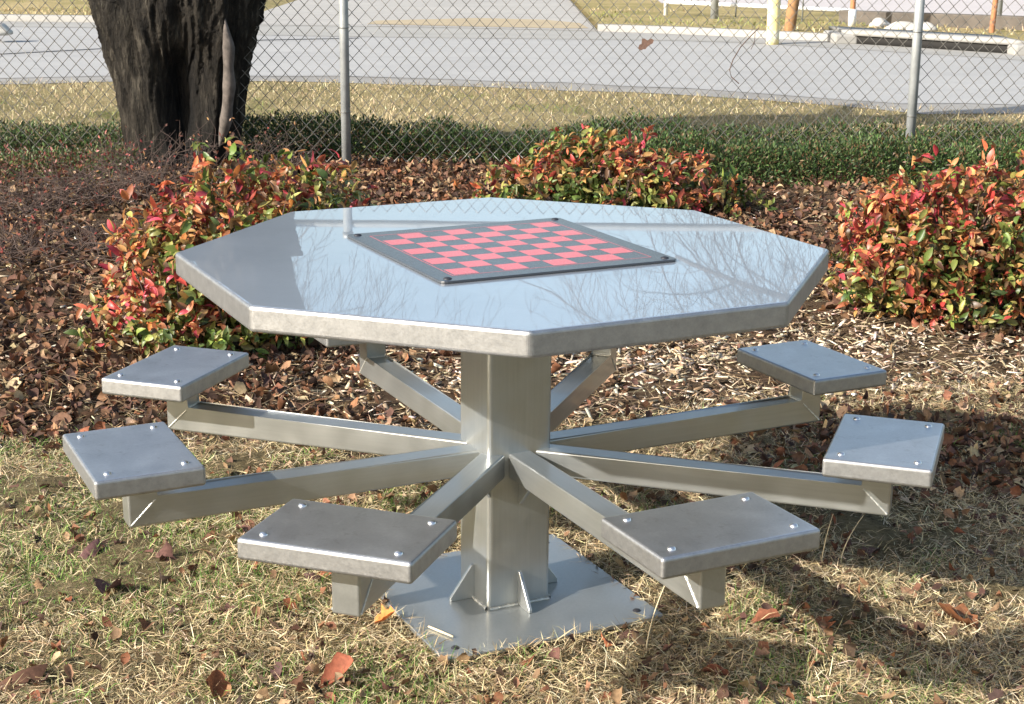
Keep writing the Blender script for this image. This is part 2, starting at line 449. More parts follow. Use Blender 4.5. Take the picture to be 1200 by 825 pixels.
# storm drain inlet in the far kerb
def storm_drain():
    t = empty('storm_drain', (0, 0, 0))
    tag(t, 'long kerb inlet of a storm drain with a dark open slot', 'storm drain')
    xs = np.linspace(xin0, xin1, 16); E = resample(curb_e, xs)
    def bar(y0, y1, z0, z1, name, mat):
        prof = [(y0, z0), (y0, z1), (y1, z1), (y1, z0)]
        V = np.stack([np.c_[xs, E[:, 1]+dy, np.full(16, zz)] for dy, zz in prof], 1)
        i = np.arange(15)[:, None]*4; j = np.arange(4)[None]; j2 = (j+1) % 4
        Q = np.stack([i+j, i+4+j, i+4+j2, i+j2], -1).reshape(-1, 4)
        Q = np.vstack([Q, [[0, 1, 2, 3]], [[60, 63, 62, 61]]])
        return mesh_np(name, V, Q, None, mat, t)
    bar(-.27, .75, VZ+.012, VZ+.06, 'cover_slab', M['concrete'])
    bar(-.23, .5, .143, VZ+.011, 'throat', M['slot'])
    for x, y in ((xin0, E[0, 1]), (xin1, E[-1, 1])):
        bm = prism([(x-.14, y-.34), (x+.14, y-.34), (x+.14, y+.4), (x-.14, y+.4)], .12, VZ+.03, .03)
        bm_obj('end_block', bm, M['concrete'], t)
storm_drain()

# far-side furniture
def post_thing(name, px, py, rad, h, mat, label, cat, lean=(0, 0), cap=None, n=14, group=None):
    p = at(px, py, VZ); a = Acc()
    zs = np.array([-.1, 0, h*.5, h]); P = np.c_[lean[0]*zs, lean[1]*zs, zs]
    rr = np.full(4, rad)
    if cap == 'dome':
        k = np.linspace(0, PI/2, 5)[1:]
        P = np.vstack([P, np.c_[lean[0]*h+0*k, 0*k, h+rad*.7*np.sin(k)]]); rr = np.concatenate([rr, np.maximum(rad*np.cos(k), .001)])
    a.cap_tube(P, rr, n)
    o = a.build(name, mat); o.location = p; tag(o, label, cat, group); return o, p
post_thing('bollard', 905.5, 43, .075, 1.15, M['yellow'], 'round yellow painted bollard at the far kerb', 'bollard', cap='dome', n=20)
post_thing('wooden_post', 925, 36, .07, 1.3, M['wood'], 'leaning brown wooden post beside the yellow bollard', 'post', lean=(.10, 0), n=8)
o, p = post_thing('iron_post', 998, 31, .035, 1.3, M['rust'], 'rusty iron post with a pale foot, near the white rocks', 'post', n=10)
a = Acc(); a.cap_tube([(0, 0, 0), (0, 0, .22)], .05, 10); f = a.build('foot_sleeve', M['white'], o)
post_thing('iron_post', 1162, 38, .034, 1.4, M['rust'], 'rusty iron post behind the storm drain', 'post', lean=(.04, 0), n=10)
# pipe fence round the far lot
fa = empty('pipe_fence', at(837, 22, VZ)); tag(fa, 'grey pipe fence with a low white rail round the far lot', 'fence')
base = at(837, 22, VZ)
for px, py, rr in ((837, 22, .055), (1169, 30, .045), (700, 17, .045)):
    if px == 700: continue
    p = at(px, py, VZ)-base; a = Acc(); a.cap_tube([p+(0, 0, -.1), p+(0, 0, 1.6)], rr, 12); a.build('post', M['post'], fa)
p0 = at(780, 18, VZ)-base; p1 = at(1000, 27, VZ)-base; p2 = at(1300, 40, VZ)-base
a = Acc(); a.cap_tube([p0+(0, 0, .19), p1+(0, 0, .16)], .03, 8); a.build('bottom_rail', M['white'], fa)
a = Acc(); a.cap_tube([p0+(0, 0, -.1), p0+(0, 0, 1.5)], .03, 8); a.build('gate_post', M['white'], fa)
a = Acc(); a.cap_tube([p0+(0, 0, 1.5), (p1+p0)/2+(0, 0, 1.5), p2+(0, 0, 1.5)], .03, 8); a.build('top_rail', M['post'], fa)
for px, py in ((862, 20), (940, 25)):
    p = at(px, py, VZ)-base; a = Acc(); a.cap_tube([p, p+(0, 0, 1.5)], .012, 6); a.build('picket', M['post'], fa)
# timber edging of the lot
q0, q1 = at(985, 27, VZ), at(1330, 40, VZ); d = (q1-q0); ln = np.linalg.norm(d[:2])
bm = prism([(0, -.1), (ln, -.1), (ln, .1), (0, .1)], -.05, .17, .015)
o = bm_obj('timber_edging', bm, m_plain('grey old timber', (.10, .085, .07), .9, 0, .4, 6, .3)); o.location = q0; o.rotation_euler = (0, 0, math.atan2(d[1], d[0]))
tag(o, 'long low timber edging along the front of the far lot', 'timber edging')
def rock(px, py, s, label):
    bm = bmesh.new(); bmesh.ops.create_icosphere(bm, subdivisions=3, radius=1)
    ph = rng.uniform(0, 6, 3)
    for v in bm.verts:
        k = 1+.16*math.sin(3*v.co.x+ph[0])+.14*math.sin(4*v.co.y+ph[1])+.12*math.sin(5*v.co.z+ph[2])
        v.co = Vector((v.co.x*k*s[0], v.co.y*k*s[1], max(v.co.z, -.4)*k*s[2]))
    o = bm_obj('rock', bm, M['rock'], smooth=True); o.location = at(px, py, VZ)+np.array([0, 0, s[2]*.3]); tag(o, label, 'rock', 'white rocks on the far verge')
rock(1033, 31.5, (.13, .12, .08), 'small white rock at the left end of the row on the verge')
rock(1062, 35, (.22, .14, .07), 'long low white rock in the middle of the row on the verge')
rock(1079, 36, (.15, .12, .08), 'white rock half hidden behind the right fence post')
rock(1, 40, (.13, .12, .10), 'pale yellowish rock at the left edge beside the road')

# ------------------------------------------------------------------ the table
ROT = math.radians(160.93)
tb = empty('game_table', (0, 0, 0), ROT)
tag(tb, 'octagonal steel table with eight attached seats and a checkerboard', 'table')
H, TH, RC = .76, .0474, .6674
octp = [(RC*math.cos(PI/8+k*PI/4), RC*math.sin(PI/8+k*PI/4)) for k in range(8)]
bm = prism(octp, H-TH, H, .007, 4)
bmesh.ops.recalc_face_normals(bm, faces=bm.faces)
for f in bm.faces: f.material_index = 0 if f.normal.z > .97 else 1
top = bm_obj('tabletop', bm, [M['top'], M['galv']], tb)
# game board
BS = .3603*math.sqrt(2); bo = (.0194*math.sin(ROT), .0194*math.cos(ROT))   # offset along world y in table axes
bh = BS/2; rb = .012
def rot45(x, y): c = math.sqrt(.5); return (c*(x-y)+bo[0], c*(x+y)+bo[1])
pts = []
for cx, cy, a0 in ((1, 1, 0), (-1, 1, 90), (-1, -1, 180), (1, -1, 270)):
    for q in range(4):
        a = R(a0+q*30); pts.append(rot45(cx*(bh-rb)+rb*math.cos(a), cy*(bh-rb)+rb*math.sin(a)))
board = bm_obj('game_board', prism(pts, H+.0005, H+.0052, .001, 2), M['board_black'], tb)
m0 = .088*BS; cell = (BS-2*m0)/8
V = []; Q = []
for i in range(8):
    for j in range(8):
        if (i+j) % 2 == 0: continue
        x0, y0 = -bh+m0+i*cell, -bh+m0+j*cell
        e = .0003
        V += [(*rot45(-(x0+e), y0+e), H+.00535), (*rot45(-(x0+cell-e), y0+e), H+.00535), (*rot45(-(x0+cell-e), y0+cell-e), H+.00535), (*rot45(-(x0+e), y0+cell-e), H+.00535)]
        n = len(V); Q.append([n-1, n-2, n-3, n-4])
for w0, w1 in ((bh-m0+.004, bh-m0+.0062),):
    for s in range(4):
        c, d = math.cos(s*PI/2), math.sin(s*PI/2)
        rr = [(w0, -w1), (w1, -w1), (w1, w1), (w0, w1)]
        rr = [(w0, -w0), (w1, -w1), (w1, w1), (w0, w0)]
        V += [(*rot45(c*x-d*y, d*x+c*y), H+.00535) for x, y in rr]; n = len(V); Q.append([n-4, n-3, n-2, n-1])
squares = mesh_np('red_squares', np.array(V), np.array(Q), None, M['board_red'], board)

def dome(rad, h, n=14, rings=4):
    bm = bmesh.new(); prev = None
    for k in range(rings+1):
        a = PI/2*k/rings
        if k == rings: ring = [bm.verts.new((0, 0, h))]
        else: ring = [bm.verts.new((rad*math.cos(a)*math.cos(2*PI*i/n), rad*math.cos(a)*math.sin(2*PI*i/n), h*math.sin(a))) for i in range(n)]
        if prev:
            for i in range(n):
                if len(ring) > 1: bm.faces.new((prev[i], prev[(i+1) % n], ring[(i+1) % n], ring[i]))
                else: bm.faces.new((prev[i], prev[(i+1) % n], ring[0]))
        prev = ring
    return bm
for sx in (-1, 1):
    for sy in (-1, 1):
        o = bm_obj('bolt', dome(.0085, .0035), M['black_bolt'], board, True); x, y = rot45(sx*(bh-.02), sy*(bh-.02)); o.location = (x, y, H+.0052)
# post, plate, gussets
PH, LH, PZ = .103, .3549, .012
sqp = lambda h: [(h, 0), (0, h), (-h, 0), (0, -h)]
bm = prism(sqp(PH), PZ, H-TH-.001)
bmesh.ops.bevel(bm, geom=[e for e in bm.edges if abs(e.verts[0].co.z-e.verts[1].co.z) > .1], offset=.010, segments=4, profile=.5, affect='EDGES')
bm_obj('post', bm, M['frame'], tb)
plate_o = bm_obj('base_plate', prism(sqp(LH), PZ-.010, PZ, .0015, 1), M['frame'], tb)
for k in range(4):
    a = k*PI/2; o = bm_obj('anchor_bolt', dome(.009, .004, 10, 2), M['black_bolt'], plate_o, True); o.location = ((LH-.06)*math.cos(a), (LH-.06)*math.sin(a), PZ)
ap = PH*math.sqrt(.5)
for k in range(4):
    a = k*PI/2+PI/4
    bm = slab([(ap-.002, PZ), (ap+.055, PZ), (ap+.055, PZ+.008), (ap+.006, PZ+.075), (ap-.002, PZ+.075)], .008, .001, 1)
    o = bm_obj('gusset', bm, M['frame'], tb); o.rotation_euler = (0, 0, a)
# weld bead round the post foot
a = Acc()
for k in range(4):
    p0, p1 = np.array([*sqp(PH+.002)[k], PZ+.001]), np.array([*sqp(PH+.002)[(k+1) % 4], PZ+.001])
    t = np.linspace(0.03, .97, 26)[:, None]; P = p0+(p1-p0)*t; a.tube(P, .0042+.0008*rng.normal(size=26), 6)
a.build('weld_bead', M['weld'], tb)
# eight arms with seats
Z0, Z1, RO, RI, SZ, ST, AW = .297, .350, .797, .745, .4437, .037, .052
arm_bm = lambda: slab([(.055, Z0), (RO, Z0), (RO, SZ-ST), (RI, SZ-ST), (RI, Z1), (.055, Z1)], AW, .0045, 3)
arm0 = bm_obj('arm', arm_bm(), M['arm'], tb)
a = Acc()
for s in (-1, 1):
    t = np.linspace(.02, .97, 22)[:, None]; p0 = np.array([RO-.003, s*(AW/2), Z0+.004]); p1 = np.array([RI-.002, s*(AW/2), Z1]); a.tube(p0+(p1-p0)*t, .0019+.0004*rng.normal(size=22), 6)
t = np.linspace(-.5, .5, 12)[:, None]*AW; a.tube(np.c_[np.full((12, 1), RI), t, np.full((12, 1), Z1+.001)], .003, 6)
weld0 = a.build('weld_seam', M['weld'], arm0)
gus0 = bm_obj('under_gusset', slab([(.07, Z0-.058), (.078, Z0-.058), (.128, Z0-.006), (.128, Z0+.002), (.07, Z0+.002)], .007, .0008, 1), M['frame'], arm0)
bm = prism([(.6785, -.1525), (.8790, -.1525), (.8790, .1525), (.6785, .1525)], SZ-ST, SZ, .006, 4)
bmesh.ops.recalc_face_normals(bm, faces=bm.faces)
for f in bm.faces: f.material_index = 0 if f.normal.z > .97 else 1
seat0 = bm_obj('seat', bm, [M['seat'], M['galv']], tb)
bolt0 = []
for x in (.7085, .849):
    for y in (-.118, .118):
        b = bm_obj('bolt', dome(.0075, .005), M['bolt'], seat0, True); b.location = (x, y, SZ); bolt0.append(b)
for k in range(1, 8):
    a = k*PI/4
    for src, kids in ((arm0, (weld0, gus0)), (seat0, bolt0)):
        c = src.copy(); COL.objects.link(c); c.parent = tb; c.rotation_euler = (0, 0, a)
        for b in kids:
            d = b.copy(); COL.objects.link(d); d.parent = c

# ------------------------------------------------------------------ chain link fence
FY = 5.45; FZ = .13; FH = 1.57
fence = empty('chain_link_fence', (0, FY, FZ)); tag(fence, 'galvanised chain link fence on round posts in front of the road', 'fence')
pitch, vp = .0363, .0805
X0, X1 = -4.6, 4.6
nw = int((X1-X0)/pitch)*1
a = Acc()
nrow = int((FH-.06)/vp*2)
zz = .03+np.arange(nrow+1)*vp/2
sag = lambda x, z: .010*np.sin(1.9*x+.7)+.006*np.sin(5*x+3*z)
for i in range(nw):
    s = 1 if True else -1
    off = np.where((np.arange(nrow+1)+i) % 2 == 0, -1, 1)*pitch/2*1.06
    x = X0+i*pitch+off
    yy = np.where((np.arange(nrow+1)+i) % 2 == 0, .0018, -.0018)
    xw = x+.006*np.sin(2.1*zz+i*.06)
    P = np.c_[xw, yy+sag(x, zz)*.6+.022, zz+.010*np.sin(.9*x)]
    # neighbours meet at their bends: pairs of wires hook over one another
    a.tube(P, .0026, 4)
mesh_o = a.build('mesh_fabric', M['wire'], fence, True)
def onfence(px, py, y=FY-.004):
    d = FW*F_PX+RIGHT*(px-600)-UP*(py-412.5); return CAM+d*((y-CAM[1])/d[1])
XP = [onfence(404.5, 100)[0], onfence(1070.5, 100)[0]]
dx = XP[1]-XP[0]
for x in (XP[0]-dx, XP[0], XP[1], XP[1]+dx):
    a = Acc(); a.cap_tube([(x, -.012, -.12), (x, -.012, .8), (x, -.012, FH+.05)], .0255, 16)
    a.cap_tube([(x, -.012, FH+.05), (x, -.012, FH+.085)], .03, 16)
    po = a.build('post', M['post'], fence)
    for z in (.30, .75, 1.2):
        a = Acc(); th = np.linspace(-.3, PI+.3, 12); a.tube(np.c_[x+.0285*np.cos(th), -.012-.0285*np.sin(th), np.full(12, z)], .002, 5); a.build('tie_wire', M['wire'], po)
a = Acc(); xs = np.linspace(X0, X1, 30); a.cap_tube(np.c_[xs, 0*xs, FH+.01+.006*np.sin(xs)], .021, 12); a.build('top_rail', M['post'], fence)

# ------------------------------------------------------------------ the old tree by the fence
tr = empty('tree', (-1.855, 5.52, .03)); tr.scale = (1.077, 1.077, 1.077); tag(tr, 'thick dark forked tree trunk with a charred hollow beside the fence', 'tree')
def trunk_mesh():
    nz, nt = 190, 300
    z = np.linspace(-.1, 1.72, nz); th = np.arange(nt)*2*PI/nt
    hw = np.interp(z, [-.1, .0, .15, .3, .55, .92, 1.3, 1.72], [.30, .275, .275, .29, .325, .415, .46, .52])
    cx = np.interp(z, [-.1, 0, .3, .55, .92, 1.3, 1.72], [.05, .05, .055, .05, .06, .075, .10])
    T, Zz = np.meshgrid(th, z); 
    lob = 1+.055*np.sin(5*T+.6+1.1*Zz)+.04*np.sin(8*T+2+.8*Zz)+.02*np.sin(17*T+3*Zz)
    dp = .80*np.ones_like(Zz)
    rx = hw[:, None]*lob; ry = hw[:, None]*lob*.82
    # hollow in the front and a crease that grows into the fork
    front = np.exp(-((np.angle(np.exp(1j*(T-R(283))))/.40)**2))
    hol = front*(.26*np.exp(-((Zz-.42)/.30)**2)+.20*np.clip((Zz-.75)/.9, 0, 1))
    back = np.exp(-((np.angle(np.exp(1j*(T-R(95))))/.5)**2))*.18*np.clip((Zz-.6)/1, 0, 1)
    k = 1-hol/.5*1.15-back/.5
    ridge = np.exp(-((np.angle(np.exp(1j*(T-R(314))))/.10)**2))*np.exp(-((Zz-.55)/.45)**2)*.10
    ridge = ridge+np.exp(-((np.angle(np.exp(1j*(T-R(250))))/.09)**2))*np.exp(-((Zz-.5)/.3)**2)*.07
    k = k+ridge
    w1 = 36*T+2.2*np.sin(7*Zz+3*np.sin(5*T))+1.5*np.sin(13*Zz+9*T); w2 = 61*T+2.5*np.sin(9*Zz+4*np.sin(7*T)+1)+1.6*np.sin(21*Zz-12*T)
    brk = .6+.4*np.sin(24*Zz+5*np.sin(9*T)+8*np.sin(3*T))
    fur = (.030*(1-2*np.abs(np.sin(w1/2)))+.018*(1-2*np.abs(np.sin(w2/2))))*brk+.006*rng.normal(size=T.shape)
    k = k+fur
    V = np.stack([cx[:, None]+rx*k*np.cos(T), ry*k*np.sin(T), Zz+0*T], -1)
    i = np.arange(nz-1)[:, None]*nt; j = np.arange(nt)[None]; j2 = (j+1) % nt
    Q = np.stack([i+j, i+j2, i+nt+j2, i+nt+j], -1).reshape(-1, 4)
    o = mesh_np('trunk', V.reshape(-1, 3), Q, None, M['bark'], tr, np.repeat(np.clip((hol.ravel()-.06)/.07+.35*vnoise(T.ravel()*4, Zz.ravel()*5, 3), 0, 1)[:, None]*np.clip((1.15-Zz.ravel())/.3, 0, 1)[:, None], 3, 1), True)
    return o
trunk = trunk_mesh()
def limb(pts, rads, name='limb', parent=tr, wob=.12, n=18, mat='bark'):
    pts = np.array(pts, float); t = np.linspace(0, len(pts)-1, 26); P = np.stack([np.interp(t, range(len(pts)), pts[:, i]) for i in range(3)], 1)
    for _ in range(3): P[1:-1] = (P[:-2]+2*P[1:-1]+P[2:])/4
    r = np.interp(t, range(len(rads)), rads)*(1+.5*wob*rng.normal(size=26)*.3)
    a = Acc(); a.tube(P, r, n); return a.build(name, M[mat], parent)
limb([(.22, 0, 1.25), (.33, .0, 1.75), (.55, .02, 2.3), (.7, .1, 2.9), (.75, .2, 3.5), (.7, .3, 4.2)], [.24, .23, .19, .15, .10, .04])
limb([(-.25, 0, 1.25), (-.36, .02, 1.75), (-.52, .0, 2.3), (-1.0, -.6, 3.0), (-1.6, -1.6, 3.8), (-2.0, -2.6, 4.6)], [.25, .24, .21, .16, .11, .04])
limb([(-1.1, -.75, 3.1), (-1.7, -.6, 3.6), (-2.5, -.9, 4.2)], [.09, .06, .03], wob=.05, n=10)
limb([(.70, .12, 3.0), (.4, .4, 4.3), (.3, .9, 5.4)], [.08, .06, .03], wob=.05, n=10)
# pale strips of healed wood either side of the hollow
def callus(pts, rads):
    return limb(pts, rads, 'callus_strip', trunk, .1, 8, 'pale_wood')
callus([(.345, -.240, .84), (.350, -.238, .76), (.362, -.242, .70), (.348, -.222, .60), (.352, -.212, .52), (.333, -.190, .42), (.322, -.180, .34), (.300, -.165, .27), (.275, -.15, .20)], [.003, .02, .032, .024, .034, .026, .032, .022, .004])

# ------------------------------------------------------------------ shrubs with red autumn leaves
SUNUP = np.array([0, 0, 1.])
RED = [(.36, .05, .04), (.46, .11, .06), (.50, .18, .08), (.42, .06, .08), (.27, .055, .035)]
ORG = [(.40, .14, .045), (.40, .21, .075), (.30, .105, .045)]
GRN = [(.07, .115, .025), (.14, .18, .04), (.05, .08, .02), (.26, .25, .07)]
BRN = [(.20, .11, .055), (.30, .17, .07), (.14, .085, .045)]
def shrub(name, loc, blobs, ntips, lsize, label, redness=.5, dull=0., group='dwarf shrubs with red leaves'):
    t = empty(name, loc); tag(t, label, 'shrub', group)
    loc = np.array(loc)
    vol = np.array([b[3]*b[4]*b[5] for b in blobs])**(.7); vol /= vol.sum()
    tips = []; ctr = []
    for b, w in zip(blobs, vol):
        n = int(ntips*w); u = randdir(n); rr = np.where(rng.uniform(0, 1, n) < .1, rng.uniform(1, 1.28, n), rng.uniform(.35, 1.03, n)**.6)
        lump = 1+.13*vnoise(u[:, 0]*3+b[0], u[:, 1]*3+u[:, 2]*2, 2.5)
        p = np.array(b[:3])+u*np.array(b[3:6])*(rr*lump)[:, None]
        tips.append(p); ctr.append(np.repeat(np.array([b[:3]]), n, 0))
    tips = np.concatenate(tips); ctr = np.concatenate(ctr)
    ok = tips[:, 2] > .02; tips, ctr = tips[ok], ctr[ok]
    N = len(tips); per = 7
    ax = tips-ctr; ax /= np.linalg.norm(ax, axis=1)[:, None]+1e-9
    ax = ax*.7+np.array([0, -.1, .75])+rng.normal(0, .25, (N, 3)); ax /= np.linalg.norm(ax, axis=1)[:, None]
    base = np.repeat(tips, per, 0)+rng.normal(0, .010, (N*per, 3)); axr = np.repeat(ax, per, 0)
    d = axr*rng.uniform(.0, .9, (N*per, 1))+randdir(N*per)*.9; d[:, 2] -= .12
    nn = axr+rng.normal(0, .35, d.shape)
    L = lsize*rng.uniform(.45, 1.3, N*per); W = L*rng.uniform(.32, .5, N*per)
    V, Q = leaves(base, d, nn, L, W, rng.normal(-.6, .8, N*per), rng.uniform(.1, .9, N*per), 5)
    zt = tips[:, 2]/max(1e-6, tips[:, 2].max())
    nr = redness+.45*(zt-.5)+.22*vnoise(tips[:, 0]*2+loc[0], tips[:, 1]*2+tips[:, 2]*2.5, 5)+rng.normal(0, .14, N)
    cl = np.zeros((N*per, 3)); k = np.repeat(nr, per)+rng.normal(0, .13, N*per)
    for lo, hi, pal in ((-9, .38, GRN), (.38, .57, BRN if dull else GRN[1:2]+GRN[3:]+ORG[1:2]), (.57, .76, ORG+BRN), (.76, 9, RED)):
        mk = (k >= lo) & (k < hi); cl[mk] = pick(pal, mk.sum(), None, .30)*.96
    if dull: cl = cl*(1-dull)+np.array([.13, .11, .05])*dull
    mesh_np('foliage', V, Q, None, M['leaf'], t, np.repeat(cl, 15, 0), True)
    a = Acc()
    sel = rng.choice(N, min(N, 120), replace=False)
    for i in sel:
        p1 = tips[i]; p0 = np.array([ctr[i][0]*.35+rng.normal(0, .05), ctr[i][1]*.35+rng.normal(0, .05), -.02]); m = (p0+p1)/2+np.array([*( (p1-p0)[:2]*.15), -.03])
        a.tube([p0, m, p1], [.005, .004, .002], 5)
    a.build('stems', M['twig'], t)['kind'] = 'stuff'
    return t
shrub('shrub', (-.97, 1.98, float(gz(0, 1.98))), [(-.14, 0, .23, .24, .27, .24), (.06, .06, .42, .25, .27, .24), (.18, .1, .16, .24, .26, .18), (-.08, 0, .10, .28, .26, .14), (.27, .28, .46, .19, .2, .15)], 1150, .045,
      'red and green leafy shrub at the left of the table, below the tree', .50)
shrub('shrub', (.45, 4.15, .11), [(-.30, -.05, .10, .28, .25, .15), (.02, 0, .17, .30, .28, .20), (.34, 0, .12, .28, .25, .16), (.58, .03, .04, .17, .18, .11), (-.12, .15, .2, .2, .2, .14)], 760, .052,
      'low spreading red and orange shrub behind the tabletop, before the hedge', .56)
shrub('shrub', (1.69, 2.45, float(gz(0, 2.45))), [(-.24, 0, .33, .22, .24, .21), (.02, 0, .35, .27, .26, .22), (.2, 0, .22, .28, .26, .22), (-.30, 0, .17, .19, .22, .17), (-.06, -.06, .10, .26, .24, .14), (.42, .05, .26, .24, .25, .22)], 1400, .046,
      'bushy red shrub at the right edge with green leaves beneath', .60)
shrub('shrub', (-.80, 2.75, float(gz(0, 2.75))), [(0, 0, .32, .2, .2, .16), (.16, .1, .24, .17, .18, .15), (-.14, .1, .25, .18, .2, .14), (.02, 0, .1, .25, .22, .12)], 300, .040,
      'duller olive brown shrub behind the red one beside the tabletop corner', .30, .68)

# ------------------------------------------------------------------ low evergreen hedge either side of the fence, ground cover by the tree
def hedge(name, x0, x1, yc, depth, h, n, label, thin=None, mixc=None):
    t = empty(name, ((x0+x1)/2, yc, .13)); tag(t, label, 'hedge', 'low green hedge along the fence')
    xm = (x0+x1)/2
    x = rng.uniform(x0, x1, n); 
    hh = h*(.86+.14*vnoise(x, x*0, 5)+.16*vnoise(x, x*0+2, 14)+.07*rng.normal(0, 1, n))
    q = rng.uniform(-1, 1, n)
    y = yc+depth*.5*q*(1+.15*vnoise(x, x*0+5, 6)); z = hh*(1-np.abs(q)**3.5)*rng.uniform(0, 1, n)**.6
    if thin is not None:
        k = thin(x, y) > rng.uniform(0, 1, n); x, y, z = x[k], y[k], z[k]
    n = len(x); P = np.c_[x-xm, y-yc, z]
    out = np.c_[rng.normal(0, .5, n), (y-yc)/depth*2, z/h+.3]
    d = out+randdir(n)*.8; nn = randdir(n)+np.array([0, -.2, .6])
    L = rng.uniform(.012, .032, n); W = L*rng.uniform(.25, .4, n)
    V, Q = leaves(P, d, nn, L, W, rng.normal(0, .3, n), rng.uniform(0, .3, n), 3)
    pal = mixc or [(.03, .06, .018), (.05, .09, .025), (.075, .125, .035), (.025, .045, .018), (.10, .14, .05), (.13, .08, .04)]
    mesh_np('foliage', V, Q, None, M['hedge'], t, np.repeat(pick(pal, n, None, .25), 9, 0))
    a = Acc()
    for i in range(int((x1-x0)*22)):
        p0 = np.array([rng.uniform(x0, x1)-xm, rng.normal(0, depth*.2), -.02]); p1 = p0+np.array([rng.normal(0, .06), rng.normal(0, .06), h*rng.uniform(.5, .85)])
        a.tube([p0, (p0+p1)/2+rng.normal(0, .012, 3), p1], [.004, .003, .0015], 4)
    a.build('stems', M['twig'], t)['kind'] = 'stuff'
hedge('hedge', -1.70, .75, 5.85, .55, .22, 32000, 'low green hedge behind the fence between the tree and mid fence')
hedge('hedge', .55, 4.4, 5.12, .52, .215, 60000, 'dark low hedge in front of the fence round the right post')
hedge('hedge', .6, 4.4, 5.95, .55, .20, 30000, 'green hedge strip behind the fence at the right')
hedge('hedge', -4.4, -1.85, 5.75, .7, .19, 26000, 'low green hedge strip behind the fence left of the tree')
hedge('ground_cover', -4.0, -1.95, 5.0, .7, .15, 9000, 'reddish green ground cover in front of the fence left of the tree', None, [(.05, .09, .025), (.08, .12, .03), (.16, .05, .04), (.12, .08, .04), (.05, .07, .03)])

# bare twiggy bushes at the left
def twig_bush(loc, spread, h, n, label, leafy=0):
    t = empty('twiggy_bush', loc); tag(t, label, 'bush', 'bare twiggy bushes')
    a = Acc(); tips = []
    for i in range(n):
        b = np.array([rng.normal(0, spread*.25), rng.normal(0, spread*.25), -.02]); az = rng.uniform(0, 2*PI); 
        e = b+np.array([math.cos(az)*spread*rng.uniform(.3, 1), math.sin(az)*spread*rng.uniform(.3, 1), h*rng.uniform(.4, 1)])
        m = (b+e)/2+np.array([0, 0, h*.12])+rng.normal(0, .03, 3)
        a.tube([b, m, e], [.0028, .0019, .0009], 4)
        for q in range(4):
            s = b+(e-b)*rng.uniform(.35, .95); f = s+rng.normal(0, .09, 3)*np.array([1, 1, .7])+np.array([0, 0, .05]); f[2] = max(f[2], .0)
            a.tube([s, (s+f)/2+rng.normal(0, .012, 3), f], [.0014, .001, .0006], 4); tips.append(f)
    a.build('stems', M['twig'], t)['kind'] = 'stuff'
    tips = np.array(tips); k = rng.choice(len(tips), int(len(tips)*leafy)); p = tips[k]
    if len(p):
        N = len(p); V, Q = leaves(p, randdir(N)+np.array([0, 0, .2]), randdir(N), rng.uniform(.012, .03, N), rng.uniform(.008, .014, N), rng.normal(0, .5, N), rng.uniform(0, .5, N), 3)
        mesh_np('leaves', V, Q, None, M['leaf'], t, np.repeat(pick([(.28, .06, .05), (.22, .07, .05), (.3, .16, .07), (.14, .07, .05)], N), 9, 0))
def gp(px, py):
    z = .0
    for _ in range(6):
        p = at(px, py, z); z = float(gz(p[0], p[1]))
    return np.array([p[0], p[1], z])
twig_bush(gp(185, 225), .36, .33, 45, 'bare reddish twiggy bush in front of the tree trunk', .9)
twig_bush(gp(110, 240), .40, .24, 55, 'bare brown twiggy bush left of the trunk in the mulch', .8)
twig_bush(gp(20, 250), .42, .16, 50, 'sparse dark twigs at the left edge of the mulch bed', .7)
twig_bush(gp(60, 300), .42, .10, 60, 'flat tangle of dead twigs in the mulch left of the red shrub', .5)
twig_bush(gp(330, 205), .22, .22, 25, 'small dry twigs between the trunk and left fence post', .9)

# ------------------------------------------------------------------ grass, straw, leaf litter, wood chips
def on_plate(x, y, m=.0):
    c, s = math.cos(-ROT), math.sin(-ROT); return (np.abs(c*x-s*y)+np.abs(s*x+c*y)) < LH+m
def scatter(n, x0, x1, y0, y1, dens):
    x = rng.uniform(x0, x1, n); y = rng.uniform(y0, y1, n); k = rng.uniform(0, 1, n) < dens(x, y)
    k &= ~on_plate(x, y, -.008)
    x, y = x[k], y[k]; return np.c_[x, y, gz(x, y)-.004]
STRAW = [(.60, .49, .30), (.52, .405, .23), (.70, .60, .41), (.34, .25, .14), (.19, .13, .07)]
def lawn(x, y):
    return np.clip((bed_edge(x)-y)/.25+.45, 0.0, 1)
def grass_mesh(name, parts, mat, label):
    VV, QQ, TT, CC, n = [], [], [], [], 0
    for (V, Q, T), c in parts:
        VV.append(V); QQ.append(Q+n); TT.append(T+n); n += len(V); CC.append(np.repeat(c, 5, 0))
    o = mesh_np(name, np.concatenate(VV), np.concatenate(QQ), np.concatenate(TT), M[mat], None, np.concatenate(CC))
    return tag(o, label, 'grass', kind='stuff')
def rightbed(x, y): return np.clip((x-.55)/.3, 0, 1)*np.clip((y-.22)/.2, 0, 1)*np.clip((1.45-y)/.25, 0, 1)*np.clip(.75+.6*vnoise(x, y, 5), 0, 1)
parts = []
def fade(x, y): return np.clip(1.15-(y+.5)*.28, .3, 1)
# dead thatch
p = scatter(560000, -2.1, 2.3, -.85, 2.6, lambda x, y: (lawn(x, y)*.95*(1-.75*rightbed(x, y))+.08)*fade(x, y)*np.clip(.74+.45*vnoise(x, y, 6)+.3*vnoise(x, y, 17), .2, 1)); N = len(p)
p[:, 2] += rng.uniform(0, .018, N)
parts.append((blades(p, rng.uniform(.012, .055, N), rng.uniform(.0009, .0021, N), rng.uniform(0, 2*PI, N), np.abs(rng.normal(.15, .3, N)), rng.normal(.25, .3, N)), pick(STRAW, N, [.3, .28, .14, .18, .10], .22)))
